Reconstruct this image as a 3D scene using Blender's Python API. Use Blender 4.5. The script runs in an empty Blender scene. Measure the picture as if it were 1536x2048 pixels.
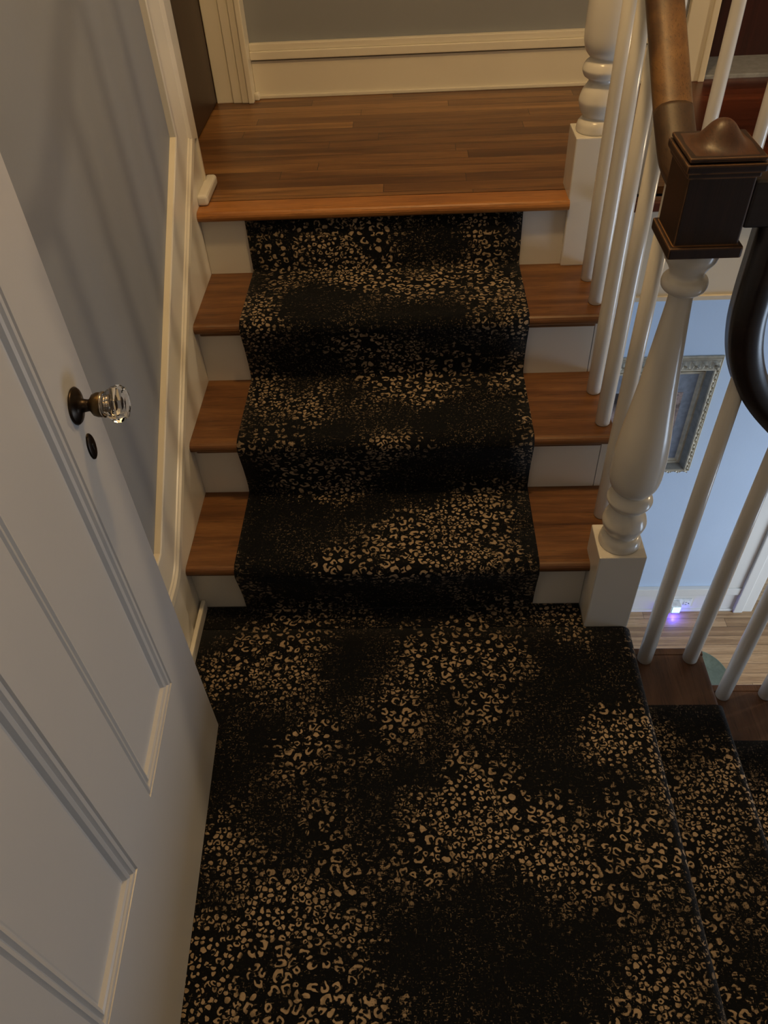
import bpy, bmesh, math, random
from mathutils import Vector, Matrix
random.seed(7)
S = bpy.context.scene
COL = S.collection
PI = math.pi

# ------------------------------------------------------------------ camera
CX, CY, CZ = 0.5851163653802904, -1.2835567906596168, 1.6484822218748252
PITCH, YAW, ROLL, FPX = -0.7850916305718976, -0.06378057875951848, -0.06129220833482999, 1545.8101433687182
f = Vector((math.cos(PITCH)*math.sin(YAW), math.cos(PITCH)*math.cos(YAW), math.sin(PITCH)))
r0 = Vector((math.cos(YAW), -math.sin(YAW), 0)); u0 = r0.cross(f)
cr = math.cos(ROLL)*r0 + math.sin(ROLL)*u0; cu = -math.sin(ROLL)*r0 + math.cos(ROLL)*u0
cam = bpy.data.cameras.new('camera'); co = bpy.data.objects.new('camera', cam); COL.objects.link(co)
m = Matrix((cr, cu, -f)).transposed().to_4x4(); m.translation = (CX, CY, CZ); co.matrix_world = m
cam.sensor_fit = 'VERTICAL'; cam.sensor_height = 24; cam.sensor_width = 18; cam.lens = 24*FPX/2048; cam.clip_start = .02
S.camera = co

# ------------------------------------------------------------------ light and exposure
S.view_settings.view_transform = 'Standard'; S.view_settings.look = 'None'
S.view_settings.gamma = 1; S.view_settings.use_curve_mapping = False
S.view_settings.exposure = 0.0
W = bpy.data.worlds.new('world'); S.world = W; W.use_nodes = True
W.node_tree.nodes['Background'].inputs[0].default_value = (.62, .74, 1, 1)
W.node_tree.nodes['Background'].inputs[1].default_value = .012
def area(name, loc, to, sx, sy, power, col):
    l = bpy.data.lights.new(name, 'AREA'); l.shape = 'RECTANGLE'; l.size = sx; l.size_y = sy; l.energy = power; l.color = col
    o = bpy.data.objects.new(name, l); COL.objects.link(o); o.location = loc
    o.rotation_euler = (Vector(to)-Vector(loc)).to_track_quat('-Z', 'Y').to_euler(); return o
def point(name, loc, power, col, rad):
    l = bpy.data.lights.new(name, 'POINT'); l.energy = power; l.color = col; l.shadow_soft_size = rad
    o = bpy.data.objects.new(name, l); COL.objects.link(o); o.location = loc; return o
WARM = (1, .62, .25); COOL = (.62, .78, 1)
point('ceiling_lamp_light', (.74, .12, 2.85), 50, WARM, .07)
point('stairwell_pendant_light', (3.7, .64, 1.0), 58, (1, .74, .44), .06)
area('window_daylight', (4.5, -.2, -.9), (1.8, 1.4, -1.1), 1.5, 1.1, 44, COOL)
lw = area('lower_wall_fill', (4.3, .1, -.9), (2.1, 1.45, -1.4), 1.2, 1.2, 13, (.76, .87, 1)); lw.data.spread = math.radians(95)  # second lamp near the window light, added to brighten the lower wall
area('door_fill', (.85, -2.2, 1.7), (.2, -.4, .8), .8, 1.2, 1.6, (1, .84, .66))  # added warm fill behind the camera for the door and landing

# ------------------------------------------------------------------ materials
def mat(name):
    m = bpy.data.materials.new(name); m.use_nodes = True
    return m, m.node_tree, m.node_tree.nodes['Principled BSDF']
class N:
    def __init__(s, nt): s.nt = nt
    def new(s, t, **k):
        n = s.nt.nodes.new(t)
        for a, v in k.items(): setattr(n, a, v)
        return n
    def put(s, v, sock):
        if hasattr(v, 'is_linked'): s.nt.links.new(v, sock)
        else: sock.default_value = v
    def m(s, op, a, b=0., c=0., clamp=False):
        n = s.new('ShaderNodeMath', operation=op, use_clamp=clamp)
        for i, v in enumerate((a, b, c)): s.put(v, n.inputs[i])
        return n.outputs[0]
    def v(s, op, a, b=(0, 0, 0), sc=None):
        n = s.new('ShaderNodeVectorMath', operation=op)
        s.put(a, n.inputs[0]); s.put(b, n.inputs[1])
        if sc is not None: s.put(sc, n.inputs[3])
        return n.outputs['Value' if op in ('DOT_PRODUCT', 'LENGTH') else 'Vector']
    def ss(s, x, lo, hi, a=0., b=1.):
        n = s.new('ShaderNodeMapRange', interpolation_type='SMOOTHSTEP')
        for i, q in enumerate((x, lo, hi, a, b)): s.put(q, n.inputs[i])
        return n.outputs[0]
    def noise(s, vec, scale=1., detail=2., rough=.5, out=0, dist=0.):
        n = s.new('ShaderNodeTexNoise'); s.put(vec, n.inputs['Vector'])
        n.inputs['Scale'].default_value = scale; n.inputs['Detail'].default_value = detail
        n.inputs['Roughness'].default_value = rough; n.inputs['Distortion'].default_value = dist
        return n.outputs[out]
    def mix(s, fac, a, b):
        n = s.new('ShaderNodeMix', data_type='RGBA'); s.put(fac, n.inputs[0]); s.put(a, n.inputs[6]); s.put(b, n.inputs[7])
        return n.outputs[2]
    def ramp(s, fac, stops):
        n = s.new('ShaderNodeValToRGB'); e = n.color_ramp.elements
        while len(e) < len(stops): e.new(.5)
        for i, (p, c) in enumerate(stops): e[i].position = p; e[i].color = (*c, 1)
        s.put(fac, n.inputs[0]); return n.outputs[0]
    def bump(s, h, dist, strength, bsdf):
        n = s.new('ShaderNodeBump'); s.put(h, n.inputs['Height']); n.inputs['Distance'].default_value = dist
        n.inputs['Strength'].default_value = strength; s.nt.links.new(n.outputs[0], bsdf.inputs['Normal'])
def c4(c): return (c[0], c[1], c[2], 1)
def paint(name, col, rough=.35, spec=.5, var=.04, bump=.0004, bs=9):
    m, nt, b = mat(name); n = N(nt); g = n.new('ShaderNodeNewGeometry').outputs['Position']
    no = n.noise(g, 3, 3)
    lo = tuple(c*(1-var) for c in col); hi = tuple(min(1, c*(1+var)) for c in col)
    nt.links.new(n.ramp(no, [(.3, lo), (.7, hi)]), b.inputs['Base Color'])
    b.inputs['Roughness'].default_value = rough; b.inputs['Specular IOR Level'].default_value = spec
    n.bump(n.noise(g, bs, 2), bump, .5, b); return m
M = {}
M['white'] = paint('white_enamel', (.70, .68, .63), .22, .5, .03, .001, 22)
M['trim'] = paint('cream_enamel', (.74, .70, .60), .28, .5, .03, .001, 14)
M['door'] = paint('door_enamel', (.52, .52, .52), .30, .5, .02, .0006, 30)
M['wall'] = paint('blue_grey_wall', (.25, .265, .29), .55, .3, .03, .0006, 60)
M['lowwall'] = paint('wall_paint_daylit', (.50, .60, .74), .6, .3, .02, .0006, 60)  # same wall paint, with the daylight put into a paler, bluer colour
M['ceil'] = paint('ceiling_white', (.75, .75, .73), .8, .2)
def wood(name, cols, axis, rough=.3, board=None, blen=1.2, scale=1., coat=.0, wear=None):
    """axis: 0 grain along x, 1 along y, 2 along z. board = strip width across the grain"""
    m, nt, b = mat(name); n = N(nt)
    g = n.new('ShaderNodeTexCoord').outputs['Object']
    sx = n.new('ShaderNodeSeparateXYZ'); nt.links.new(g, sx.inputs[0])
    A, B = sx.outputs[axis], sx.outputs[1 if axis == 0 else 0]; Cc = sx.outputs[2 if axis != 2 else 1]
    seed = 0.
    if board:
        row = n.m('FLOOR', n.m('DIVIDE', B, board)); 
        off = n.m('MULTIPLY', n.m('FRACT', n.m('MULTIPLY', n.m('SINE', n.m('MULTIPLY', row, 12.9898)), 43758.5)), blen)
        al = n.m('DIVIDE', n.m('ADD', A, off), blen); cell = n.m('FLOOR', al)
        seed = n.m('FRACT', n.m('MULTIPLY', n.m('SINE', n.m('ADD', n.m('MULTIPLY', row, 7.13), n.m('MULTIPLY', cell, 3.71))), 9573.7))
        fb = n.m('FRACT', n.m('DIVIDE', B, board)); fa = n.m('FRACT', al)
        gap = n.m('MAXIMUM', n.m('LESS_THAN', fb, .03), n.m('LESS_THAN', fa, .0016/blen))
    cv = n.new('ShaderNodeCombineXYZ')
    n.put(n.m('ADD', n.m('MULTIPLY', A, 2.2*scale), n.m('MULTIPLY', seed, 37.) if board else 0.), cv.inputs[0])
    n.put(n.m('MULTIPLY', B, 30.*scale), cv.inputs[1]); n.put(n.m('MULTIPLY', Cc, 30.*scale), cv.inputs[2])
    g1 = n.noise(cv.outputs[0], 1, 4, .6, dist=.6)
    cv2 = n.new('ShaderNodeCombineXYZ')
    n.put(n.m('MULTIPLY', A, 9*scale), cv2.inputs[0]); n.put(n.m('MULTIPLY', B, 260*scale), cv2.inputs[1]); n.put(n.m('MULTIPLY', Cc, 260*scale), cv2.inputs[2])
    g2 = n.noise(cv2.outputs[0], 1, 3, .7)
    v = n.m('ADD', n.m('MULTIPLY', g1, .7), n.m('MULTIPLY', g2, .3))
    if board: v = n.m('ADD', v, n.m('MULTIPLY', n.m('SUBTRACT', seed, .5), .34))
    col = n.ramp(v, [(.30, cols[0]), (.5, cols[1]), (.72, cols[2])])
    por = n.ss(g2, .53, .64)
    col = n.mix(n.m('MULTIPLY', por, .55), col, c4(tuple(c*.35 for c in cols[0])))
    if wear: 
        wn = n.ss(n.noise(g, 9, 3), .45, .62)
        col = n.mix(n.m('MULTIPLY', wn, .8), col, c4(wear))
    if board: col = n.mix(gap, col, (.02, .01, .005, 1))
    nt.links.new(col, b.inputs['Base Color']); b.inputs['Roughness'].default_value = rough
    b.inputs['Coat Weight'].default_value = coat; b.inputs['Coat Roughness'].default_value = .15
    h = n.m('SUBTRACT', n.m('MULTIPLY', g2, .3), gap) if board else n.m('MULTIPLY', g2, .3)
    n.bump(h, .0012, .5, b); return m
OAK = [(.055, .021, .007), (.150, .063, .020), (.27, .130, .044)]
M['tread'] = wood('oak_tread', OAK, 0, .38)
M['nosing'] = wood('oak_nosing', [(.20, .075, .018), (.36, .145, .036), (.50, .23, .07)], 0, .30)
M['strip'] = wood('oak_strip_floor', [(.090, .036, .011), (.195, .088, .027), (.34, .17, .058)], 0, .33, board=.057, blen=.9)
M['strip_red'] = wood('mahogany_strip_floor', [(.055, .013, .006), (.11, .026, .011), (.16, .042, .018)], 0, .25, board=.057, blen=.9)
M['tread_low'] = wood('oak_tread_dimmed', [(.035, .016, .009), (.085, .040, .022), (.15, .078, .045)], 1, .4)  # brown of the lower treads holds the dimmer light in its base colour
M['strip_low'] = wood('pale_oak_strip_floor', [(.25, .15, .075), (.42, .27, .14), (.55, .38, .22)], 0, .35, board=.06, blen=.9)
M['rail'] = wood('worn_walnut_rail', [(.070, .030, .009), (.155, .075, .022), (.26, .135, .042)], 1, .48, wear=(.045, .020, .008))
M['dark'] = wood('dark_walnut', [(.010, .004, .003), (.020, .008, .005), (.036, .013, .007)], 2, .45)
M['dark_rail'] = wood('black_walnut_rail', [(.008, .005, .005), (.016, .009, .008), (.028, .015, .012)], 0, .36, coat=.15)
M['brown'] = wood('brown_walnut_rail', [(.030, .015, .007), (.052, .027, .012), (.08, .042, .018)], 1, .48)
M['dark_door'] = wood('mahogany_door', [(.016, .004, .003), (.032, .007, .006), (.05, .012, .009)], 2, .35)
M['walnut_door'] = wood('walnut_door', [(.018, .007, .004), (.032, .013, .007), (.055, .023, .012)], 2, .4)
def simple(name, col, rough=.4, metal=0., **k):
    m, nt, b = mat(name); n = N(nt); g = n.new('ShaderNodeTexCoord').outputs['Object']
    no = n.noise(g, 40, 3)
    nt.links.new(n.ramp(no, [(.3, tuple(c*.8 for c in col)), (.7, tuple(min(1, c*1.15) for c in col))]), b.inputs['Base Color'])
    b.inputs['Roughness'].default_value = rough; b.inputs['Metallic'].default_value = metal
    for a, v in k.items(): b.inputs[a.replace('_', ' ')].default_value = v
    return m
M['brass'] = simple('tarnished_brass', (.10, .065, .028), .38, .9)
M['bronze'] = simple('dark_bronze', (.035, .025, .018), .35, .9)
M['collar'] = simple('polished_ferrule', (.45, .38, .30), .18, 1.)
M['black'] = simple('black_void', (.004, .004, .004), .6)
M['glass'] = simple('knob_glass', (1, 1, 1), .02, 0.)
M['glass'].node_tree.nodes['Principled BSDF'].inputs['Transmission Weight'].default_value = 1
M['glass'].node_tree.nodes['Principled BSDF'].inputs['IOR'].default_value = 1.5
for l in list(M['glass'].node_tree.links):
    if l.to_socket.name == 'Base Color': M['glass'].node_tree.links.remove(l)
M['glass'].node_tree.nodes['Principled BSDF'].inputs['Base Color'].default_value = (.96, .96, .94, 1)
M['champagne'] = simple('champagne_frame', (.50, .44, .33), .42, .1)
M['champ_dark'] = simple('grey_frame_band', (.20, .19, .165), .5)  # dark grey of the band inside the frame's ridge
M['mat'] = simple('slate_mat', (.20, .22, .26), .8)
M['marble'] = simple('grey_marble', (.30, .33, .38), .3)
M['plastic'] = simple('white_plastic', (.75, .77, .78), .35)
M['green'] = simple('pale_green_glaze', (.62, .57, .33), .4)
M['green_rim'] = simple('green_rim', (.12, .16, .12), .4)
def emis(name, col, st):
    m, nt, b = mat(name); b.inputs['Emission Color'].default_value = c4(col); b.inputs['Emission Strength'].default_value = st
    b.inputs['Base Color'].default_value = c4(col); return m
M['lens'] = emis('night_light_lens', (.45, .85, 1), 1.6)
def print_mat():
    m, nt, b = mat('portrait_print'); n = N(nt); g = n.new('ShaderNodeTexCoord').outputs['Object']
    no = n.noise(g, 14, 4, .6)
    nt.links.new(n.ramp(no, [(.35, (.035, .03, .03)), (.48, (.16, .12, .11)), (.6, (.36, .27, .24)), (.7, (.10, .09, .10))]), b.inputs['Base Color'])
    b.inputs['Roughness'].default_value = .3; return m
M['print'] = print_mat()

# places where the woven pattern is dense (+) or faded (-): u, v, radius u, radius v, amount
PATCHES = [(0.248, -0.127, 0.117, 0.105, 1), (0.69, -0.132, 0.101, 0.089, 1), (0.614, -0.395, 0.126, 0.109, 1), (0.746, -0.592, 0.157, 0.092, 1.2), (0.322, -0.716, 0.172, 0.153, 1.1), (0.192, -0.911, 0.084, 0.071, 1), (1.019, -0.421, 0.122, 0.094, 1), (0.933, -0.664, 0.121, 0.058, 0.6), (1.029, -0.854, 0.083, 0.064, 0.6), (0.147, -0.142, 0.064, 0.075, 0.4), (0.153, -0.355, 0.132, 0.125, -1), (0.504, -0.665, 0.062, 0.124, -1), (0.681, -0.788, 0.154, 0.11, -1), (0.457, -0.19, 0.112, 0.072, -0.8), (0.96, -0.223, 0.108, 0.083, -0.9), (0.861, -0.872, 0.137, 0.056, -0.8), (0.908, -0.332, 0.07, 0.076, -0.7), (0.17, -0.538, 0.078, 0.066, -0.8), (0.457, -0.538, 0.066, 0.065, -0.5), (0.68, 1.279, 0.176, 0.118, 1.2), (0.168, 1.138, 0.074, 0.119, 1), (0.395, 1.228, 0.122, 0.126, -1), (0.322, 1.49, 0.125, 0.067, 0.9), (0.754, 1.46, 0.097, 0.06, 0.6), (0.544, 1.468, 0.07, 0.075, -0.6), (0.216, 1.043, 0.082, 0.064, 0.6), (0.677, 0.999, 0.108, 0.066, 0.5), (0.493, 1.117, 0.077, 0.07, -0.4), (0.213, 0.835, 0.109, 0.109, 1.1), (0.594, 0.867, 0.121, 0.089, 1), (0.746, 0.709, 0.114, 0.118, -1), (0.412, 0.679, 0.103, 0.078, -0.7), (0.258, 0.563, 0.12, 0.073, 0.7), (0.51, 0.539, 0.12, 0.074, -0.6), (0.747, 0.567, 0.118, 0.071, -0.5), (0.703, 0.311, 0.191, 0.128, 1.2), (0.536, 0.196, 0.087, 0.064, 0.9), (0.235, 0.321, 0.145, 0.121, -1), (0.482, 0.389, 0.08, 0.074, -0.3), (0.663, 0.053, 0.258, 0.063, 0.4), (0.221, 0.083, 0.104, 0.063, 0.3)]
def carpet(name):
    m, nt, b = mat(name); n = N(nt)
    uv = n.new('ShaderNodeUVMap'); uv.uv_map = 'weave'; P = uv.outputs[0]
    def spots(scale, seedv, ring):
        w = n.v('SUBTRACT', n.noise(n.v('ADD', P, seedv), scale*1.1, 2, out=1), (.5, .5, .5))
        Q = n.v('ADD', n.v('ADD', P, seedv), n.v('SCALE', w, sc=.85/scale))
        Q = n.v('MULTIPLY', Q, (1, 1.12, 0))
        vo = n.new('ShaderNodeTexVoronoi', voronoi_dimensions='2D'); n.put(Q, vo.inputs['Vector']); vo.inputs['Scale'].default_value = scale; vo.inputs['Randomness'].default_value = .9
        ve = n.new('ShaderNodeTexVoronoi', voronoi_dimensions='2D', feature='DISTANCE_TO_EDGE'); n.put(Q, ve.inputs['Vector']); ve.inputs['Scale'].default_value = scale; ve.inputs['Randomness'].default_value = .9
        cs = n.new('ShaderNodeSeparateColor'); nt.links.new(vo.outputs['Color'], cs.inputs[0])
        R, G, B = cs.outputs
        d = vo.outputs['Distance']
        rout = n.m('ADD', .24, n.m('MULTIPLY', R, .26))
        blob = n.m('MULTIPLY', n.ss(ve.outputs['Distance'], .06, .14), n.ss(d, n.m('SUBTRACT', rout, .03), n.m('ADD', rout, .03), 1., 0.))
        rin = n.m('MULTIPLY', rout, n.m('ADD', .38, n.m('MULTIPLY', G, .14)))
        diff = n.v('SUBTRACT', Q, vo.outputs['Position'])
        nd = n.v('NORMALIZE', n.v('MULTIPLY', diff, (1, 1, 0)))
        ang = n.m('MULTIPLY', B, 6.283)
        dr = n.new('ShaderNodeCombineXYZ'); n.put(n.m('COSINE', ang), dr.inputs[0]); n.put(n.m('SINE', ang), dr.inputs[1])
        dot = n.v('DOT_PRODUCT', nd, dr.outputs[0])
        hole = n.ss(n.m('ADD', d, n.m('MULTIPLY', dot, -.06)), n.m('SUBTRACT', rin, .03), n.m('ADD', rin, .03), 1., 0.)
        hole = n.m('MULTIPLY', hole, n.m('GREATER_THAN', R, ring))
        gap = n.m('MULTIPLY', n.ss(dot, .70, .84), n.m('MULTIPLY', n.m('GREATER_THAN', R, ring+.08), n.m('GREATER_THAN', d, .05)))
        return n.m('MULTIPLY', blob, n.m('SUBTRACT', 1., n.m('MAXIMUM', hole, gap)))
    big = n.ss(n.noise(n.v('ADD', P, (3.1, 7.7, 0)), 3.8, 1), .475, .49)
    a = spots(41., (1.3, 5.1, 0), .22); c = spots(67., (8.3, 2.7, 0), .55)
    sp = n.m('ADD', n.m('MULTIPLY', a, big), n.m('MULTIPLY', c, n.m('SUBTRACT', 1., big)))
    # weave fade: blocky low-frequency density, broken up thread by thread
    jag = n.noise(n.v('MULTIPLY', P, (7, 190, 0)), 1, 1, out=1)
    Pj = n.v('ADD', P, n.v('MULTIPLY', n.v('SUBTRACT', jag, (.5, .5, .5)), (.14, .0, 0)))
    jag2 = n.noise(n.v('MULTIPLY', P, (170, 8, 0)), 1, 1, out=1)
    Pj = n.v('ADD', Pj, n.v('MULTIPLY', n.v('SUBTRACT', jag2, (.5, .5, .5)), (.0, .12, 0)))
    den = n.noise(n.v('ADD', Pj, (4.2, 1.9, 0)), 4.4, 1.2, .5)
    den = n.m('ADD', n.m('MULTIPLY', den, .80), .088)
    for (pu, pv, ru, rv, w) in PATCHES:
        q = n.v('MULTIPLY', n.v('SUBTRACT', Pj, (pu, pv, 0)), (1/ru, 1/rv, 0))
        den = n.m('ADD', den, n.ss(n.v('LENGTH', q), .30, 1.45, .105*w, 0.))
    D = n.ss(den, .390, .630)
    hs = n.noise(n.v('MULTIPLY', P, (75, 400, 0)), 1, 2, .65)
    vs = n.noise(n.v('MULTIPLY', P, (360, 110, 0)), 1, 1.5, .6)
    st = n.m('ADD', n.m('MULTIPLY', n.m('MAXIMUM', hs, vs), .75), n.m('MULTIPLY', n.noise(P, 26, 1), .25))
    thr = n.m('SUBTRACT', .615, n.m('MULTIPLY', D, .27))
    keep = n.ss(st, n.m('SUBTRACT', thr, .04), n.m('ADD', thr, .05))
    val = n.m('MULTIPLY', sp, keep)
    val = n.m('MULTIPLY', val, n.m('ADD', .32, n.m('MULTIPLY', D, .68)))
    val = n.m('MULTIPLY', val, n.ss(n.noise(P, 60, 1), .25, .55, .55, 1.))
    h2 = n.noise(n.v('MULTIPLY', n.v('ADD', P, (5, 2, 0)), (130, 330, 0)), 1, 1)
    v2 = n.noise(n.v('MULTIPLY', n.v('ADD', P, (2, 6, 0)), (260, 120, 0)), 1, 1)
    fl = n.m('MULTIPLY', n.ss(n.m('MAXIMUM', h2, n.m('SUBTRACT', v2, .02)), .59, .68), n.ss(n.noise(P, 120, 1), .46, .54))
    fl = n.m('MULTIPLY', fl, n.ss(n.noise(n.v('ADD', Pj, (9, 3, 0)), 9, 2), .42, .62, .03, .40))
    val = n.m('MAXIMUM', val, fl)
    tuft = n.noise(n.v('MULTIPLY', P, (500, 500, 0)), 1, 1)
    tone = n.noise(P, 7, 1)
    col = n.mix(val, (.0042, .0050, .0064, 1), n.mix(n.m('ADD', n.m('MULTIPLY', tuft, .5), n.m('MULTIPLY', tone, .5)), (.22, .16, .105, 1), (.52, .40, .27, 1)))
    nt.links.new(col, b.inputs['Base Color']); b.inputs['Roughness'].default_value = .95
    b.inputs['Specular IOR Level'].default_value = .10
    b.inputs['Sheen Weight'].default_value = .06; b.inputs['Sheen Roughness'].default_value = .4
    n.bump(n.m('ADD', val, n.m('MULTIPLY', tuft, .5)), .0015, .6, b)
    return m
M['carpet'] = carpet('leopard_carpet')

# ------------------------------------------------------------------ mesh helpers
def link(name, me, m, parent=None, smooth=False):
    me.materials.append(m)
    if smooth:
        for p in me.polygons: p.use_smooth = True
    o = bpy.data.objects.new(name, me); COL.objects.link(o)
    if parent:
        o.parent = parent; o.matrix_parent_inverse = Matrix.Translation(-parent.location)
    return o
def tag(o, label=None, cat=None, group=None, kind=None):
    if label: o['label'] = label
    if cat: o['category'] = cat
    if group: o['group'] = group
    if kind: o['kind'] = kind
    return o
def empty(name, loc):
    o = bpy.data.objects.new(name, None); COL.objects.link(o); o.location = loc; o.empty_display_size = .05; return o
def boxes(lst, bev=.0, seg=2):
    bm = bmesh.new()
    for a, b in lst:
        r = bmesh.ops.create_cube(bm, size=1)
        for v in r['verts']:
            v.co = Vector([(a[i]+b[i])/2 + v.co[i]*(b[i]-a[i]) for i in range(3)])
        if bev:
            es = {e for v in r['verts'] for e in v.link_edges}
            bmesh.ops.bevel(bm, geom=list(es), offset=bev, segments=seg, affect='EDGES', profile=.6)
    me = bpy.data.meshes.new('m'); bm.to_mesh(me); bm.free(); return me
def prism(poly, axis, a, b):
    """poly: 2d points in the two other axes (order x<y<z), extruded from a to b on axis"""
    n = len(poly); vs = []
    for t in (a, b):
        for p in poly:
            q = list(p); q.insert(axis, t); vs.append(q)
    fs = [tuple(range(n))[::-1], tuple(range(n, 2*n))] + [(i, (i+1) % n, n+(i+1) % n, n+i) for i in range(n)]
    me = bpy.data.meshes.new('m'); me.from_pydata(vs, [], fs)
    bm = bmesh.new(); bm.from_mesh(me); bmesh.ops.recalc_face_normals(bm, faces=bm.faces); bm.to_mesh(me); bm.free(); return me
def join(mes):
    bm = bmesh.new()
    for me in mes: bm.from_mesh(me)
    me = bpy.data.meshes.new('m'); bm.to_mesh(me); bm.free(); return me
def lathe(prof, c, axis=2, seg=40):
    vs = []; fs = []; n = len(prof)
    for r, z in prof:
        for k in range(seg):
            a = 2*PI*k/seg; p = [r*math.cos(a), r*math.sin(a)]; p.insert(axis, z); vs.append([p[i]+c[i] for i in range(3)])
    for i in range(n-1):
        for k in range(seg):
            k2 = (k+1) % seg; fs.append((i*seg+k, i*seg+k2, (i+1)*seg+k2, (i+1)*seg+k))
    fs.append(tuple(range(seg))[::-1]); fs.append(tuple((n-1)*seg+k for k in range(seg)))
    me = bpy.data.meshes.new('m'); me.from_pydata(vs, [], fs)
    bm = bmesh.new(); bm.from_mesh(me); bmesh.ops.recalc_face_normals(bm, faces=bm.faces); bm.to_mesh(me); bm.free(); return me
def spline(pts, n=12):
    out = []
    P = [pts[0]]+list(pts)+[pts[-1]]
    for i in range(1, len(P)-2):
        p0, p1, p2, p3 = [Vector(q) for q in P[i-1:i+3]]
        for k in range(n):
            t = k/n
            out.append(.5*((2*p1)+(p2-p0)*t+(2*p0-5*p1+4*p2-p3)*t*t+(3*p1-p0-3*p2+p3)*t**3))
    out.append(Vector(P[-2])); return out
def sweep(path, prof, side):
    """prof: (s,t) points, s on the fixed side vector, t on the in-plane normal"""
    side = Vector(side).normalized(); vs = []; fs = []; n = len(prof)
    for i, p in enumerate(path):
        p = Vector(p); a = Vector(path[max(0, i-1)]); b = Vector(path[min(len(path)-1, i+1)])
        t = (b-a).normalized(); nn = side.cross(t).normalized()
        if nn.z < -.0001 and abs(t.z) < .98: pass
        for s_, t_ in prof: vs.append(p+side*s_+nn*t_)
    for i in range(len(path)-1):
        for k in range(n):
            k2 = (k+1) % n; fs.append((i*n+k, i*n+k2, (i+1)*n+k2, (i+1)*n+k))
    fs.append(tuple(range(n))[::-1]); fs.append(tuple((len(path)-1)*n+k for k in range(n)))
    me = bpy.data.meshes.new('m'); me.from_pydata([tuple(v) for v in vs], [], fs)
    bm = bmesh.new(); bm.from_mesh(me); bmesh.ops.recalc_face_normals(bm, faces=bm.faces); bm.to_mesh(me); bm.free(); return me
def smooth_bevel(o, w=.003, seg=2, ang=.6):
    md = o.modifiers.new('bevel', 'BEVEL'); md.width = w; md.segments = seg; md.limit_method = 'ANGLE'; md.angle_limit = ang
    return o

# ------------------------------------------------------------------ dimensions (metres, landing top z=0)
H, D, NO, T = .19, .261, .026, .029
TOP = 4*H
WS = 1.058          # stair width to the open side
YB = 1.716          # back wall
LF = -1.90          # lower floor
NX, NY = 1.06, -.021

# ------------------------------------------------------------------ setting
def struct(name, me, m, smooth=False): return tag(link(name, me, m, None, smooth), kind='structure')
# left wall: from the front wall to the hall doorway, then the piece beyond
struct('wall_left', boxes([((-.13, -1.27, -.3), (-.012, .905, 3.2))]), M['wall'])
struct('wall_header', boxes([((-.13, .92, 2.86), (-.012, 1.70, 3.2))]), M['wall'])
struct('wall_back', boxes([((-.10, YB, TOP-.02), (1.50, YB+.12, 3.2)), ((1.50, YB, 2.85), (2.60, YB+.12, 3.2)), ((2.60, YB, TOP-.02), (4.6, YB+.12, 3.2))]), M['wall'])
struct('wall_front', boxes([((-.13, -1.40, -.3), (.12, -1.27, 3.2)), ((1.02, -1.40, LF), (4.6, -1.27, 3.2)), ((.12, -1.40, 2.1), (1.02, -1.27, 3.2))]), M['wall'])
struct('ceiling', boxes([((-.2, -1.4, 3.2), (4.7, 1.9, 3.3))]), M['ceil'])
struct('floor', boxes([((-.6, .832, TOP-.02), (1.30, YB+.002, TOP))]), M['strip'])
struct('floor_hall', boxes([((1.30, .772, TOP-.02), (4.6, YB+.002, TOP))]), M['strip_red'])
struct('floor_lower', boxes([((1.07, -1.27, LF-.05), (4.7, 3.2, LF))]), M['strip_low'])
struct('floor_landing', boxes([((-.012, -1.27, -.045), (1.10, .0, -.012))]), M['tread'])
YL = 1.451
struct('wall_lower', boxes([((1.0, YL, LF), (2.40, YL+.12, .45))]), M['lowwall'])
struct('wall_under_stairs', boxes([((.93, .03, LF), (1.03, .745, -.02)), ((.93, .76, LF), (1.03, YL, .43))]), M['lowwall'])
struct('ceiling_lower', boxes([((1.03, .80, .44), (4.6, 3.2, .47))]), M['ceil'])
# edge of the hall floor over the stair well: fascia and its thin bead
struct('trim_1', boxes([((1.10, .765, .468), (4.6, .80, TOP-.03)), ((1.10, .757, .455), (4.6, .80, .468))]), M['trim'])
struct('trim_2', boxes([((1.10, .735, TOP-.03), (4.6, .775, TOP))], .010, 3), M['strip_red'])
# baseboard of the back wall: flat board, cap moulding with a groove, thin shoe
struct('baseboard_back', boxes([((.03, YB-.018, TOP), (1.50, YB, TOP+.118)), ((.03, YB-.030, TOP+.124), (1.50, YB, TOP+.150)), ((.03, YB-.022, TOP+.150), (1.50, YB, TOP+.172)), ((.03, YB-.026, TOP), (1.50, YB-.018, TOP+.012))], .003, 2), M['trim'])
# casing beside it (far side of the walnut door)
struct('trim_3', join([boxes([((-.104, YB-.058, TOP), (-.046, YB, 2.9)), ((-.046, YB-.062, TOP), (-.014, YB, 2.9)), ((-.014, YB-.066, TOP), (.010, YB, 2.9)), ((.010, YB-.072, TOP), (.030, YB, 2.9))], .004, 2), boxes([((.028, YB-.048, TOP), (.047, YB-.022, TOP+.026))], .009, 3)]), M['trim'])
# baseboard of the landing, on the left and hidden end behind the door
struct('baseboard_left', join([boxes([((-.012, -1.27, -.012), (.0, -.10, .215))]), boxes([((.0, -1.27, .0), (.012, -.002, .045))], .004, 2)]), M['white'])
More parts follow.
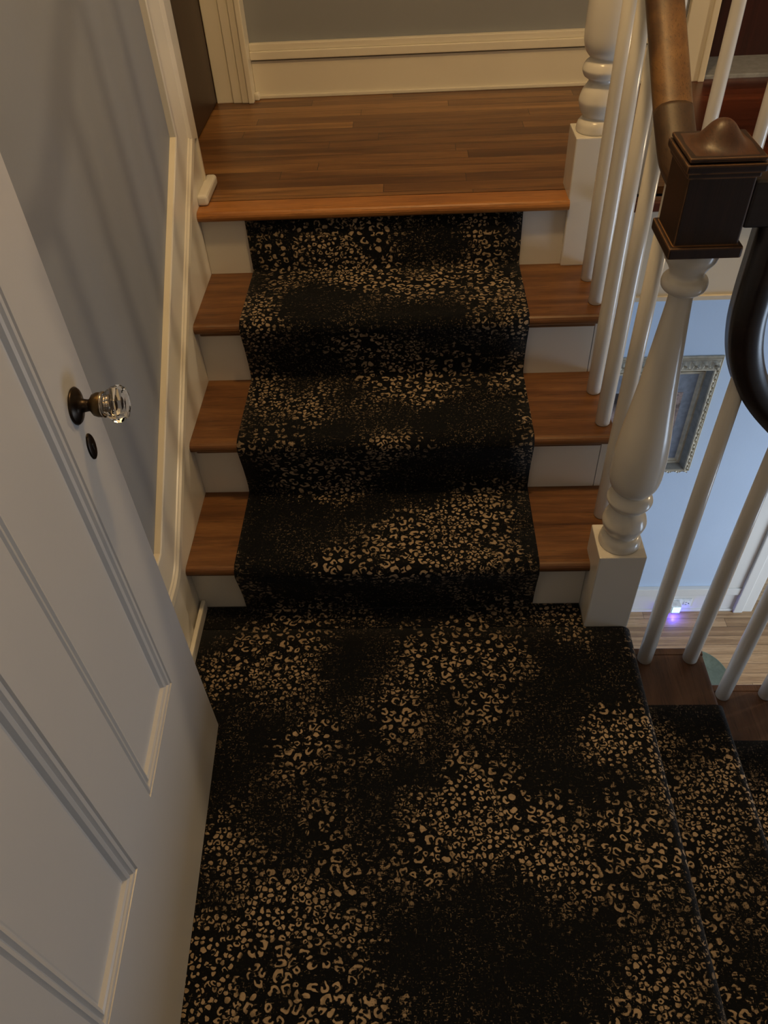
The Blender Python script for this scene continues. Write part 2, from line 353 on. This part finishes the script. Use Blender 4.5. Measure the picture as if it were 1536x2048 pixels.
# sloped trim board: bends level behind the door, mitred into the casing at the top
def capmesh():
    sl = .724; ca = 1/math.hypot(1, sl); sa = sl*ca
    top0 = Vector((.700, .978)); low0 = Vector((.868, .916)); Wd = .155
    prof = [(.0, -.0125), (.0, .002), (.004, .004), (.016, .004), (.020, -.001), (.024, -.003), (.116, -.003), (.120, .000), (.124, .001), (.130, .005), (.150, .005), (.155, .001), (.155, -.0125)]
    def sect(p_top, p_low): return [(x, *(p_top+(p_low-p_top)*(o/Wd))) for o, x in prof]
    nrm = Vector((sa, -ca)); a0 = math.atan2(sa, ca)
    pt = Vector((-.133, top0.y-sl*(top0.x+.133)))
    secs = [sect(top0, low0), sect(pt, pt+nrm*Wd)]
    for k in range(1, 9):
        a = a0*(1-k/8); secs.append(sect(pt+Vector((-.0004*k, 0)), pt+Vector((math.sin(a), -math.cos(a)))*Wd))
    secs.append([(x, -1.26, z) for x, y, z in secs[-1]])
    n = len(prof); vs = [p for s_ in secs for p in s_]; fs = []
    for i in range(len(secs)-1):
        for k in range(n):
            k2 = (k+1) % n; fs.append((i*n+k, i*n+k2, (i+1)*n+k2, (i+1)*n+k))
    fs += [tuple(range(n)), tuple((len(secs)-1)*n+k for k in range(n))[::-1]]
    me = bpy.data.meshes.new('m'); me.from_pydata(vs, [], fs)
    bm = bmesh.new(); bm.from_mesh(me); bmesh.ops.recalc_face_normals(bm, faces=bm.faces); bm.to_mesh(me); bm.free(); return me
struct('trim_4', capmesh(), M['trim'])
# vertical door casing rising from the mitre
def casing():
    # (y, x) across; lower ends follow the mitre from (.705,.967) to (.879,.906)
    prof = [(.700, -.0125), (.700, .002), (.705, .004), (.718, .004), (.722, -.001), (.727, -.003), (.826, -.003), (.832, .001), (.838, .005), (.860, .005), (.868, .001), (.905, .0005), (.905, -.0125)]
    def zc(y): return .978-(y-.700)*(.062/.168) if y <= .868 else .916-(y-.868)*.3
    n = len(prof); vs = [(x, y, zc(y)) for y, x in prof]+[(x, y, 3.0) for y, x in prof]
    fs = [tuple(range(n)), tuple(range(n, 2*n))[::-1]]+[(i, (i+1) % n, n+(i+1) % n, n+i) for i in range(n)]
    me = bpy.data.meshes.new('m'); me.from_pydata(vs, [], fs)
    bm = bmesh.new(); bm.from_mesh(me); bmesh.ops.recalc_face_normals(bm, faces=bm.faces); bm.to_mesh(me); bm.free(); return me
struct('trim_5', casing(), M['trim'])
# rounded stop block at the foot of the corner
struct('trim_6', boxes([((-.010, .80, TOP), (.022, .955, TOP+.030))], .012, 4), M['white'])
struct('trim_7', boxes([((-.13, .905, -.2+TOP), (-.0, .917, 2.9))], .001), M['trim'])
# doors in the setting
d = struct('door_1', boxes([((-.145, .98, TOP+.006), (-.105, YB-.0, 2.85))]), M['walnut_door'])
struct('wall_closet', boxes([((-.60, .80, TOP-.1), (-.145, .92, 3.2)), ((-.60, YB+.02, TOP-.1), (-.10, YB+.12, 3.2))]), M['wall'])
struct('trim_8', boxes([((1.50, YB-.028, TOP), (1.588, YB, 2.85)), ((1.572, YB-.036, TOP), (1.594, YB, 2.85)), ((1.588, YB, TOP), (1.598, YB+.23, 2.85)), ((2.52, YB-.028, TOP), (2.61, YB, 2.85))], .004, 2), M['trim'])
struct('trim_9', boxes([((1.598, YB-.008, TOP-.002), (2.52, YB+.235, TOP+.014))], .004, 2), M['marble'])
dk = struct('door_2', boxes([((1.60, YB+.20, TOP+.014), (2.52, YB+.24, 2.85))]), M['dark_door'])
# lower opening: stepped casing at the right end of the blue wall, baseboard with groove
struct('baseboard_lower', boxes([((1.03, YL-.016, LF), (2.345, YL, LF+.145)), ((1.03, YL-.026, LF+.145), (2.345, YL, LF+.200)), ((1.03, YL-.024, LF), (2.345, YL-.016, LF+.02))], .004, 2), M['white'])
struct('trim_10', boxes([((2.25, YL-.020, LF+.2), (2.335, YL, .44)), ((2.335, YL-.036, LF), (2.385, YL, .44)), ((2.385, YL-.028, LF), (2.44, YL+.9, .44))], .004, 2), M['white'])
struct('wall_right', boxes([((4.6, -1.4, LF), (4.7, -1.3, 3.2)), ((4.6, 1.2, LF), (4.7, 3.2, 3.2)), ((4.6, -1.3, 1.0), (4.7, 1.2, 3.2)), ((4.6, -1.3, LF), (4.7, 1.2, LF+.4))]), M['wall'])
struct('wall_end', boxes([((2.44, 3.1, LF), (4.6, 3.2, .44))]), M['lowwall'])

# ------------------------------------------------------------------ upper staircase
st = tag(empty('staircase', (.53, .39, 0)), 'upper flight of four risers with white risers and oak treads', 'staircase')
def tread_poly(y0, y1, zt, t=T):
    """side outline (y,z) with a half-round nose at y0"""
    r = t/2; pts = [(y1, zt-t), (y1, zt)]
    for k in range(9):
        a = PI/2+PI*k/8; pts.append((y0+r+r*math.cos(a), zt-r+r*math.sin(a)))
    return pts
for k in range(1, 4):
    t = link('tread', prism(tread_poly((k-1)*D-NO, k*D+.01, k*H), 0, -.0055, 1.085), M['tread'], st)
    link('cove_moulding', boxes([((.003, (k-1)*D-.009, k*H-T-.012), (WS, (k-1)*D, k*H-T))], .004, 2), M['tread'], t)
link('landing_nosing', prism(tread_poly(3*D-NO, 3*D+.052, TOP), 0, -.0055, 1.0), M['nosing'], st)
for k in range(4):
    link('riser', boxes([((-.0055, k*D, k*H-.01), (WS if k else 1.004, k*D+.018, (k+1)*H-T))]), M['white'], st)
# skirt board on the left wall
link('skirt_board', prism([(.0, -.01), (.905, .60), (.905, .905), (.85, .915), (-.10, .25), (-.10, -.01)], 0, -.012, -.006), M['white'], st)
# open stringer on the right
sp = [(.035, -.02)]
for k in range(4): sp += [(k*D+.0 if k else .035, (k+1)*H-T if k < 3 else .73)] + ([((k+1)*D, (k+1)*H-T)] if k < 3 else [])
sp += [(.80, .73), (.80, .45), (.30, -.02)]
link('stringer', prism(sp, 0, 1.060, 1.078), M['white'], st)

# ------------------------------------------------------------------ carpets
def carpet_strip(name, path, a, b, axis, label, thick=.009, swap=False, off=0.):
    """path: (p,z) outline points on the top side; extruded on the cross axis between a and b"""
    n = len(path); P = [Vector(p) for p in path]
    inner = []
    for i in range(n):
        t = (P[min(n-1, i+1)]-P[max(0, i-1)]).normalized(); nn = Vector((t.y, -t.x))
        inner.append(P[i]+nn*thick)
    L = [off]
    for i in range(1, n): L.append(L[-1]+(P[i]-P[i-1]).length)
    cuts = 12; bm = bmesh.new(); lay = bm.loops.layers.uv.new('weave')
    rnd = random.Random(len(name)*7+n)
    def P3(s, p):
        return (s, p[0], p[1]) if axis == 1 else (p[0], s, p[1])
    grid = []
    for side, pts in ((0, P), (1, inner)):
        g = []
        for j in range(cuts+1):
            s = a+(b-a)*j/cuts
            g.append([bm.verts.new(P3(s, p)) for p in pts])
        grid.append(g)
    def face(vs, uvs, sm=True):
        fc = bm.faces.new(vs); fc.smooth = sm
        for lp, q in zip(fc.loops, uvs): lp[lay].uv = q
    for side in (0, 1):
        g = grid[side]
        for j in range(cuts):
            for i in range(n-1):
                s0 = (b-a)*j/cuts+a; s1 = (b-a)*(j+1)/cuts+a
                vs = [g[j][i], g[j+1][i], g[j+1][i+1], g[j][i+1]]; uvs = [(s0, L[i]), (s1, L[i]), (s1, L[i+1]), (s0, L[i+1])]
                if swap: uvs = [(v, u) for u, v in uvs]
                face(vs, uvs)
    for j in (0, cuts):
        for i in range(n-1):
            s = a if j == 0 else b; e = s+(thick if j else -thick)
            uvs = [(s, L[i]), (s, L[i+1]), (e, L[i+1]), (e, L[i])]
            if swap: uvs = [(v, u) for u, v in uvs]
            face([grid[0][j][i], grid[0][j][i+1], grid[1][j][i+1], grid[1][j][i]], uvs, False)
    for i in (0, n-1):
        for j in range(cuts):
            face([grid[0][j][i], grid[0][j+1][i], grid[1][j+1][i], grid[1][j][i]], [(0, 0)]*4, False)
    bmesh.ops.recalc_face_normals(bm, faces=bm.faces)
    me = bpy.data.meshes.new('m'); bm.to_mesh(me); bm.free()
    o = link(name, me, M['carpet']); return tag(o, label, 'carpet')
def arc(cx, cz, r, a0, a1, k=7): return [(cx+r*math.cos(a0+(a1-a0)*i/k), cz+r*math.sin(a0+(a1-a0)*i/k)) for i in range(k+1)]
up = [(-.012, .012)]
th = .010
for k in range(4):
    y = k*D
    z1 = (k+1)*H
    up += [(y-th, k*H+.018)] if k else [(y-th, .02)]
    if k == 3: up += [(y-th, z1-T-.002)]; break
    up += [(y-th-.002, z1-.13), (y-th-.010, z1-.085), (y-th-.019, z1-.048)]
    r = .026
    up += [p for p in arc(y-NO-th+r, z1+th-r, r, PI*1.12, PI/2, 8)]
    up += [(y+.10, z1+th), (y+D-th-.008, z1+th), (y+D-th-.001, z1+th+.004)]
carpet_strip('carpet_runner', up, .12, .88, 1, 'black and beige leopard print runner climbing the upper flight')
# landing carpet: main field to the rounded right edge, plus the strip beside the newel
def edge(x, z):   # right-hand nosing going down to the step below
    return arc(x-.028, z-.028, .028, PI/2, -.15, 8)+[(x-.010, z-.055), (x-.014, z-.085)]
fld = [(.002, .012)]+[(.002+i*.1, .012) for i in range(1, 11)]+edge(1.125, .012)+[(1.111, -.176)]
main = carpet_strip('landing_carpet', fld, -1.26, -.078, 0, 'black and beige leopard print carpet covering the landing beside the open door', swap=True)
e = carpet_strip('landing_carpet', [(.002, .012), (.5, .012), (1.003, .012)], -.078, -.001, 0, None, swap=True)
bm = bmesh.new(); bm.from_mesh(main.data); bm.from_mesh(e.data); bm.to_mesh(main.data); bm.free(); bpy.data.objects.remove(e)
# lower runner
LH = [(1.37+i*D, -(i+1)*H) for i in range(9)]      # nosing x, z of each lower tread
lo = [(1.122, -.176), (1.132, -.180)]
for i in range(5):
    x, z = LH[i]
    lo += [(x-.15, z+th)]+arc(x+th-.026, z+th-.026, .026, PI/2, -.12*PI, 8)+[(x-.010, z-.06), (x-.016+0, z-.09), (x-.016, z-H+.02), (x-.010, z-H+.011)]
carpet_strip('carpet_runner', lo, -.95, -.192, 0, 'leopard print runner on the lower flight going down right', swap=True, off=3.3)

# ------------------------------------------------------------------ lower staircase
ls = tag(empty('staircase', (1.11, -.5, -H)), 'lower flight with brown wooden treads descending right of the landing', 'staircase')
for i, (x, z) in enumerate(LH):
    x0 = x-D-NO+.006
    pts = [(x0, z-T), (x0, z)]; r = T/2
    for k in range(9):
        a = PI/2-PI*k/8; pts.append((x-r+r*math.cos(a), z-r+r*math.sin(a)))
    me = prism(pts, 1, -1.26, -.030)
    t = link('tread', me, M['tread_low'], ls)
    link('return_nosing', boxes([((x0+.002, -.029, z-T), (x, -.004, z))], .006, 3), M['tread_low'], t)
    link('riser', boxes([((x-NO-.014, -1.26, z-H if i < 8 else LF), (x-NO, -.034, z-T))]), M['white'], ls)
link('riser', boxes([((1.082, -1.26, -H), (1.097, -.034, -.045))]), M['white'], ls)
sp = [(1.07, -.03)]
for i in range(9): sp += [((LH[i-1][0]-NO) if i else 1.097, LH[i][1]-T), (LH[i][0]-NO, LH[i][1]-T)]
sp += [(LH[8][0]-NO, LF), (LH[8][0]-.30, LF), (1.07, -.55)]
link('stringer', prism(sp, 1, -.033, -.018), M['white'], ls)

# ------------------------------------------------------------------ turned posts
def turned(z0, zt, r=1.0):
    """profile from the top of the square block (z0) to zt; measured on the near post, stretched above the beads"""
    base = [(.030, .0), (.047, .001), (.0485, .010), (.046, .022), (.040, .030), (.036, .032), (.035, .037), (.037, .039),
            (.044, .050), (.0495, .068), (.0495, .078), (.044, .096), (.034, .112), (.032, .116), (.0325, .121), (.034, .123),
            (.044, .128), (.050, .140), (.050, .147), (.045, .158), (.039, .164), (.036, .166), (.036, .170)]
    vase = [(.040, .174), (.049, .186), (.0545, .205), (.0560, .235), (.0550, .28), (.0510, .33), (.0450, .38), (.0385, .44), (.0330, .50), (.0280, .56), (.0235, .615), (.0215, .645),
            (.0215, .652), (.030, .655), (.038, .662), (.0405, .671), (.038, .680), (.031, .686), (.030, .691), (.032, .697), (.037, .706), (.043, .715), (.046, .724), (.047, .733), (.047, .745)]
    s = (zt-z0-.172)/(.745-.172)
    out = [(a*r, z0+b) for a, b in base]+[(a*r, z0+.172+(b-.172)*s) for a, b in vase]
    pts = spline([(p[0], 0, p[1]) for p in out], 3)
    return [(p.x, p.z) for p in pts]
def box_cap(cx, cy, z, parent, off=0):
    c = link('newel_cap', boxes([((cx-.060, cy-.060, z), (cx+.060, cy+.060, z+.020))], .004, 2), M['dark'], parent)
    c.data = join([c.data, boxes([((cx-.052, cy-.052, z+.018), (cx+.052, cy+.052, z+.135))], .003, 2),
                   boxes([((cx-.056, cy-.056, z+.130), (cx+.056, cy+.056, z+.140))], .003, 2), boxes([((cx-.061, cy-.061, z+.139), (cx+.061, cy+.061, z+.153))], .004, 2),
                   boxes([((cx-.058, cy-.058, z+.155), (cx+.058, cy+.058, z+.162))], .003, 2)])
    c.data.materials.clear(); c.data.materials.append(M['dark'])
    # dished square top rising into a button
    n = 24; vs = []; fs = []
    for i in range(n+1):
        for j in range(n+1):
            x = -1+2*i/n; y = -1+2*j/n; rr = math.hypot(x, y); q = max(abs(x), abs(y))
            hgt = .007*(1-q) + .031*math.exp(-(rr/.54)**3)
            vs.append((cx+x*.056, cy+y*.056, z+.161+hgt))
    for i in range(n):
        for j in range(n): a = i*(n+1)+j; fs.append((a, a+n+1, a+n+2, a+1))
    me = bpy.data.meshes.new('m'); me.from_pydata(vs, [], fs)
    link('button', me, M['cap'], c, True)
    return c
M['cap'] = wood('walnut_button', [(.035, .014, .007), (.07, .028, .012), (.11, .045, .018)], 1, .42)
def worn_edges(m, col, rad=.003):
    # rubbed corners: bare wood showing along the outer edges
    nt = m.node_tree; b = nt.nodes['Principled BSDF']; n = N(nt)
    src = b.inputs['Base Color'].links[0].from_socket
    bv = n.new('ShaderNodeBevel'); bv.inputs[0].default_value = rad; bv.samples = 6
    g = n.new('ShaderNodeNewGeometry')
    d_ = n.v('DOT_PRODUCT', bv.outputs[0], g.outputs['True Normal'])
    fac = n.m('MULTIPLY', n.ss(d_, .990, .93), n.ss(n.noise(g.outputs['Position'], 25, 3), .30, .5))
    nt.links.new(n.mix(fac, src, c4(col)), b.inputs['Base Color'])
worn_edges(M['dark'], (.24, .12, .045), .004)

# ------------------------------------------------------------------ upper stair railing
RW = .033
def railprof(hw=.034, hh=.027):
    pts = []
    for s_, t_ in [(-.55, -1), (-.62, -.72), (-.95, -.5), (-1, -.1), (-.98, .3), (-.8, .72), (-.4, .95), (0, 1), (.4, .95), (.8, .72), (.98, .3), (1, -.1), (.95, -.5), (.62, -.72), (.55, -1)]:
        pts.append((s_*hw, t_*hh))
    return pts
rl = tag(empty('stair_railing', (NX, NY, 0)), 'white railing up the near flight with turned corner post and brown handrail', 'railing')
nw = link('newel_post', boxes([((1.005, -.076, 0.0), (1.115, .034, .275))], .003, 2), M['white'], rl)
link('turned_shaft', lathe(turned(.274, 1.022), (NX, NY, 0), seg=56), M['white'], nw, True)
box_cap(NX, NY, 1.020, nw)
un = link('newel_post', boxes([((.997, .768, 3*H), (1.107, .878, .915))], .003, 2), M['white'], rl)
link('turned_shaft', lathe(turned(.914, 1.66), (1.052, .823, 0), seg=56), M['white'], un, True)
box_cap(1.052, .823, 1.658, un)
SL = H/D
def railz(y): return .972+SL*y
RX = NX
pth = spline([(RX, .030, 1.092), (RX, .06, 1.089), (RX, .10, 1.088), (RX, .15, 1.096), (RX, .20, 1.122), (RX, .245, railz(.245)), (RX, .30, railz(.30))], 8)
i0 = len(pth)
hr = link('handrail', sweep(spline([(RX, .238, railz(.238)-.001), (RX, .30, railz(.30)), (RX, .5, railz(.5)), (RX, .77, railz(.77))], 8), railprof(), (1, 0, 0)), M['rail'], rl, True)
tag(link('easing', sweep([p for p in pth if p.y < .240], railprof(.0345, .0275), (1, 0, 0)), M['brown'], hr, True), 'darker curved end of the handrail')
def baluster(x, y, z0, z1, parent, r0=.0185, r1=.0150):
    L = z1-z0
    return link('baluster', lathe([(r0*.9, z0), (r0, z0+.003), (r0*1.02, z0+L*.25), (r0*.95, z0+L*.55), (r1, z1)], (x, y, 0), seg=28), M['white'], parent, True)
for k, y in ((3, .690), (3, .565), (2, .430), (2, .295), (1, .150)):
    baluster(1.060, y, k*H, railz(y)-.012 if y > .2 else 1.085, rl)

# ------------------------------------------------------------------ lower stair railing
lr = tag(empty('stair_railing', (1.2, -.04, -H)), 'lower railing with black gooseneck handrail and plain white balusters', 'railing')
YR = -.040
def lrail(x): return .573-SL*(x-1.385)
gp = spline([(1.112, YR, 1.104), (1.135, YR, 1.104), (1.160, YR, 1.098), (1.176, YR, 1.075), (1.180, YR, 1.04)], 6)
link('level_block', boxes([((1.112, YR-.032, 1.066), (1.218, YR+.032, 1.142))], .006, 3), M['dark_rail'], lr)
gp = spline([(1.180, YR, 1.075), (1.180, YR, 1.0), (1.180, YR, .93), (1.184, YR, .87), (1.198, YR, .81), (1.224, YR, .752), (1.262, YR, .700), (1.32, YR, .640), (1.40, YR, lrail(1.40)+.002), (1.8, YR, lrail(1.8)), (2.6, YR, lrail(2.6)), (3.4, YR, lrail(3.4))], 8)
def rprof2():
    return [(s_, t_) for s_, t_ in railprof(.036, .030)]
link('handrail', sweep(gp, rprof2(), (0, -1, 0)), M['dark_rail'], lr, True)
for k, (x, z) in enumerate(LH[:8]):
    for q in ((.165, .042)):
        xx = x-q
        if k == 0 and q > .1: xx = 1.204
        zt = lrail(xx)-.02 if xx > 1.36 else (.80 if xx < 1.25 else .655)
        baluster(xx, YR-.002, z, zt, lr, .020, .0155)

# hall railing on the floor edge behind
hl = tag(empty('hall_railing', (1.3, .79, TOP)), 'white balusters along the hall floor edge behind the newel cap', 'railing')
for i in range(14):
    x = 1.197+i*.1325
    baluster(x, .79, TOP, 1.66, hl, .0165, .0155)
link('handrail', sweep([(1.10, .79, 1.68), (2.0, .79, 1.68), (3.0, .79, 1.68)], railprof(), (0, -1, 0)), M['rail'], hl, True)

# ------------------------------------------------------------------ open white door on the left
A0 = Vector((.104, -.359, 0)); A1 = Vector((.138, -.959, 0)); U = (A1-A0).normalized(); NRM = Vector((-U.y, U.x, 0))
if NRM.x < 0: NRM = -NRM
DW = .82; DZ0, DZ1 = .020, 2.03
dr = tag(empty('panelled_door', (A0.x, A0.y, DZ0)), 'open white panelled door at left with a glass knob', 'door')
def dpt(u, z, n=0.): return A0+U*u+NRM*n+Vector((0, 0, z))
def dmesh():
    """front face with two tall recessed panels, each with a stepped moulding; flat back"""
    bm = bmesh.new(); TH = .035
    us = [0, .127, .352, .468, .693, DW]; z0, z1 = .400, 1.90
    def q(a, b, c, d): bm.faces.new([bm.verts.new(p) for p in (a, b, c, d)])
    def rect(u0, u1, a, b, n=0): q(dpt(u0, a, n), dpt(u1, a, n), dpt(u1, b, n), dpt(u0, b, n))
    rect(0, us[1], DZ0, DZ1); rect(us[2], us[3], z0, z1); rect(us[4], DW, DZ0, DZ1)
    rect(us[1], us[4], DZ0, z0); rect(us[1], us[4], z1, DZ1)
    steps = [(0, 0), (.0015, -.004), (.003, -.004), (.007, .0), (.012, -.001), (.0155, -.006), (.017, -.006), (.021, -.002), (.026, -.004), (.030, -.010), (.032, -.010), (.034, -.0095)]
    for u0, u1 in ((us[1], us[2]), (us[3], us[4])):
        for (o1, n1), (o2, n2) in zip(steps, steps[1:]):
            a = [(u0+o1, z0+o1), (u1-o1, z0+o1), (u1-o1, z1-o1), (u0+o1, z1-o1)]
            b = [(u0+o2, z0+o2), (u1-o2, z0+o2), (u1-o2, z1-o2), (u0+o2, z1-o2)]
            for k in range(4):
                k2 = (k+1) % 4; q(dpt(*a[k], n1), dpt(*a[k2], n1), dpt(*b[k2], n2), dpt(*b[k], n2))
        rect(u0+.034, u1-.034, z0+.034, z1-.034, -.0095)
    rect(0, DW, DZ0, DZ1, -TH)
    for a, b in (((0, DZ0), (DW, DZ0)), ((DW, DZ0), (DW, DZ1)), ((DW, DZ1), (0, DZ1)), ((0, DZ1), (0, DZ0))):
        q(dpt(*a), dpt(*b), dpt(*b, -TH), dpt(*a, -TH))
    bmesh.ops.remove_doubles(bm, verts=bm.verts, dist=.0002); bmesh.ops.recalc_face_normals(bm, faces=bm.faces)
    me = bpy.data.meshes.new('m'); bm.to_mesh(me); bm.free(); return me
link('door_leaf', dmesh(), M['door'], dr)
def on_door(me, u, z):
    """mesh built round local z axis -> placed on the door with that axis along the door normal"""
    zc = NRM; yc = Vector((0, 0, 1)); xc = yc.cross(zc)
    mt = Matrix((xc, yc, zc)).transposed().to_4x4(); mt.translation = dpt(u, z); me.transform(mt); return me
KU, KZ = .066, 1.008
ros = link('rosette', on_door(lathe([(.026, 0), (.027, .0015), (.025, .004), (.016, .007), (.010, .010), (.0085, .018), (.0085, .024)], (0, 0, 0), seg=36), KU, KZ), M['bronze'], dr, True)
kn = link('door_knob', on_door(lathe([(.0085, .020), (.010, .022), (.0155, .026), (.0175, .032), (.0175, .037), (.0165, .039)], (0, 0, 0), seg=36), KU, KZ), M['brass'], dr, True)
link('ferrule', on_door(lathe([(.015, .038), (.0185, .0385), (.0185, .041), (.016, .0425)], (0, 0, 0), seg=36), KU, KZ), M['collar'], kn, True)
# faceted glass: eight sides
link('glass_grip', on_door(lathe([(.012, .0425), (.017, .043), (.0245, .051), (.0265, .058), (.0265, .064), (.022, .071), (.014, .0735)], (0, 0, 0), seg=8), KU, KZ), M['glass'], kn)
link('spindle_socket', on_door(lathe([(.009, .0425), (.009, .053), (.008, .054)], (0, 0, 0), seg=20), KU, KZ), M['collar'], kn, True)
def ellipse_plate(ru, rz, th_, seg=40):
    vs = []; fs = []
    for rr, zz in ((1, 0), (1, th_*.5), (.9, th_), (.001, th_)):
        for k in range(seg): vs.append((ru*rr*math.cos(2*PI*k/seg), rz*rr*math.sin(2*PI*k/seg), zz))
    for i in range(3):
        for k in range(seg): k2 = (k+1) % seg; fs.append((i*seg+k, i*seg+k2, (i+1)*seg+k2, (i+1)*seg+k))
    me = bpy.data.meshes.new('m'); me.from_pydata(vs, [], fs); return me
es = link('keyhole_plate', on_door(ellipse_plate(.0135, .022, .003), .068, .936), M['bronze'], dr, True)
link('keyhole', on_door(join([ellipse_plate(.0032, .0032, .0036, 16), boxes([((-.0014, -.009, .0), (.0014, 0, .0036))])]), .068, .938), M['black'], es)

# ------------------------------------------------------------------ picture on the lower wall
pf = tag(empty('picture_frame', (1.55, YL, -.843)), 'ornate champagne picture frame with grey mat on the pale blue wall', 'picture')
fx0, fx1, fz0, fz1 = 1.25, 1.855, -.843, -.207
def frame(x0, x1, z0, z1, prof, y):
    vs = []; fs = []; n = len(prof)
    for (cx_, cz_, sx, sz) in ((x0, z0, 1, 1), (x1, z0, -1, 1), (x1, z1, -1, -1), (x0, z1, 1, -1)):
        for o, h in prof: vs.append((cx_+sx*o, y-h, cz_+sz*o))
    for c in range(4):
        c2 = (c+1) % 4
        for k in range(n-1): fs.append((c*n+k, c2*n+k, c2*n+k+1, c*n+k+1))
    me = bpy.data.meshes.new('m'); me.from_pydata(vs, [], fs)
    bm = bmesh.new(); bm.from_mesh(me); bmesh.ops.recalc_face_normals(bm, faces=bm.faces); bm.to_mesh(me); bm.free(); return me
mo = link('moulding', frame(fx0, fx1, fz0, fz1, [(0, 0), (0, .006), (.004, .010), (.007, .008), (.010, .014), (.013, .014), (.016, .018), (.034, .042), (.037, .047), (.042, .048), (.045, .042), (.062, .016), (.066, .014), (.068, .019), (.073, .019), (.075, .013), (.085, .008)], YL), M['champagne'], pf)
link('inner_slip', frame(fx0+.046, fx1-.046, fz0+.046, fz1-.046, [(0, .0415), (.016, .0175)], YL-.0006), M['champ_dark'], mo)
# running leaf ornament, carved relief
def ornament():
    a0, a1, b0, b1 = fx0+.025, fx1-.025, fz0+.025, fz1-.025
    w, h = a1-a0, b1-b0; per = 2*(w+h); n = 700; vs = []; fs = []
    for i in range(n):
        t = per*i/n
        if t < w: c, d_ = (a0+t, b0), (0, 1)
        elif t < w+h: c, d_ = (a1, b0+t-w), (-1, 0)
        elif t < 2*w+h: c, d_ = (a1-(t-w-h), b1), (0, -1)
        else: c, d_ = (a0, b1-(t-2*w-h)), (1, 0)
        ph = t/.042*2*PI
        for k in range(7):
            q = (k-3)/3; hgt = .012*max(0, math.sin(ph+q*2.6))*(1-q*q*.6)+.008*max(0, math.sin(2*ph-q*3.5))*(1-q*q)
            vs.append((c[0]+d_[0]*q*.011, YL-.0305-q*.0135-hgt, c[1]+d_[1]*q*.011))
    for i in range(n):
        i2 = (i+1) % n
        for k in range(6): fs.append((i*7+k, i2*7+k, i2*7+k+1, i*7+k+1))
    me = bpy.data.meshes.new('m'); me.from_pydata(vs, [], fs); return me
link('carved_ornament', ornament(), M['champagne'], mo)
link('mat_board', boxes([((fx0+.080, YL-.008, fz0+.080), (fx1-.080, YL-.004, fz1-.080))]), M['mat'], pf)
link('print', boxes([((fx0+.15, YL-.0095, -.665), (1.725, YL-.0075, -.385))]), M['print'], pf)

# ------------------------------------------------------------------ outlet with night light
ol = tag(empty('wall_outlet', (2.03, YL-.016, -1.845)), 'white horizontal outlet plate set in the lower baseboard', 'outlet')
yb_ = YL-.016
link('cover_plate', boxes([((1.955, yb_-.006, LF+.040), (2.092, yb_, LF+.112))], .003, 2), M['plastic'], ol)
link('socket', join([boxes([((2.048, yb_-.009, LF+.058), (2.082, yb_-.004, LF+.096))], .003, 2)]), M['plastic'], ol)
link('slots', boxes([((2.056, yb_-.010, LF+.084), (2.066, yb_-.0085, LF+.087)), ((2.056, yb_-.010, LF+.066), (2.066, yb_-.0085, LF+.069)), ((2.072, yb_-.010, LF+.074), (2.077, yb_-.0085, LF+.080))]), M['black'], ol)
nl = tag(empty('night_light', (2.0, yb_-.02, LF+.045)), 'small glowing blue white night light plugged into the outlet', 'night light')
link('housing', boxes([((1.965, yb_-.050, LF+.040), (2.025, yb_-.006, LF+.104))], .006, 3), M['plastic'], nl)
link('lens', boxes([((1.978, yb_-.053, LF+.050), (2.020, yb_-.047, LF+.094))], .003, 2), M['lens'], nl)
bl = point('night_light_glow', (2.0, yb_-.045, LF+.022), .5, (.06, .05, 1), .006)

# ------------------------------------------------------------------ pale green round stand on the lower floor
gs = tag(empty('round_floor_mat', (2.02, 1.00, LF)), 'pale green round mat on the floor below the railing', 'mat')
link('disc', lathe([(.16, LF), (.165, LF+.004), (.163, LF+.010), (.05, LF+.011)], (2.02, 1.00, 0), seg=48), M['green'], gs)
link('rim', lathe([(.166, LF), (.170, LF+.004), (.170, LF+.012), (.166, LF+.014), (.163, LF+.012)], (2.02, 1.00, 0), seg=48), M['green_rim'], gs, True)
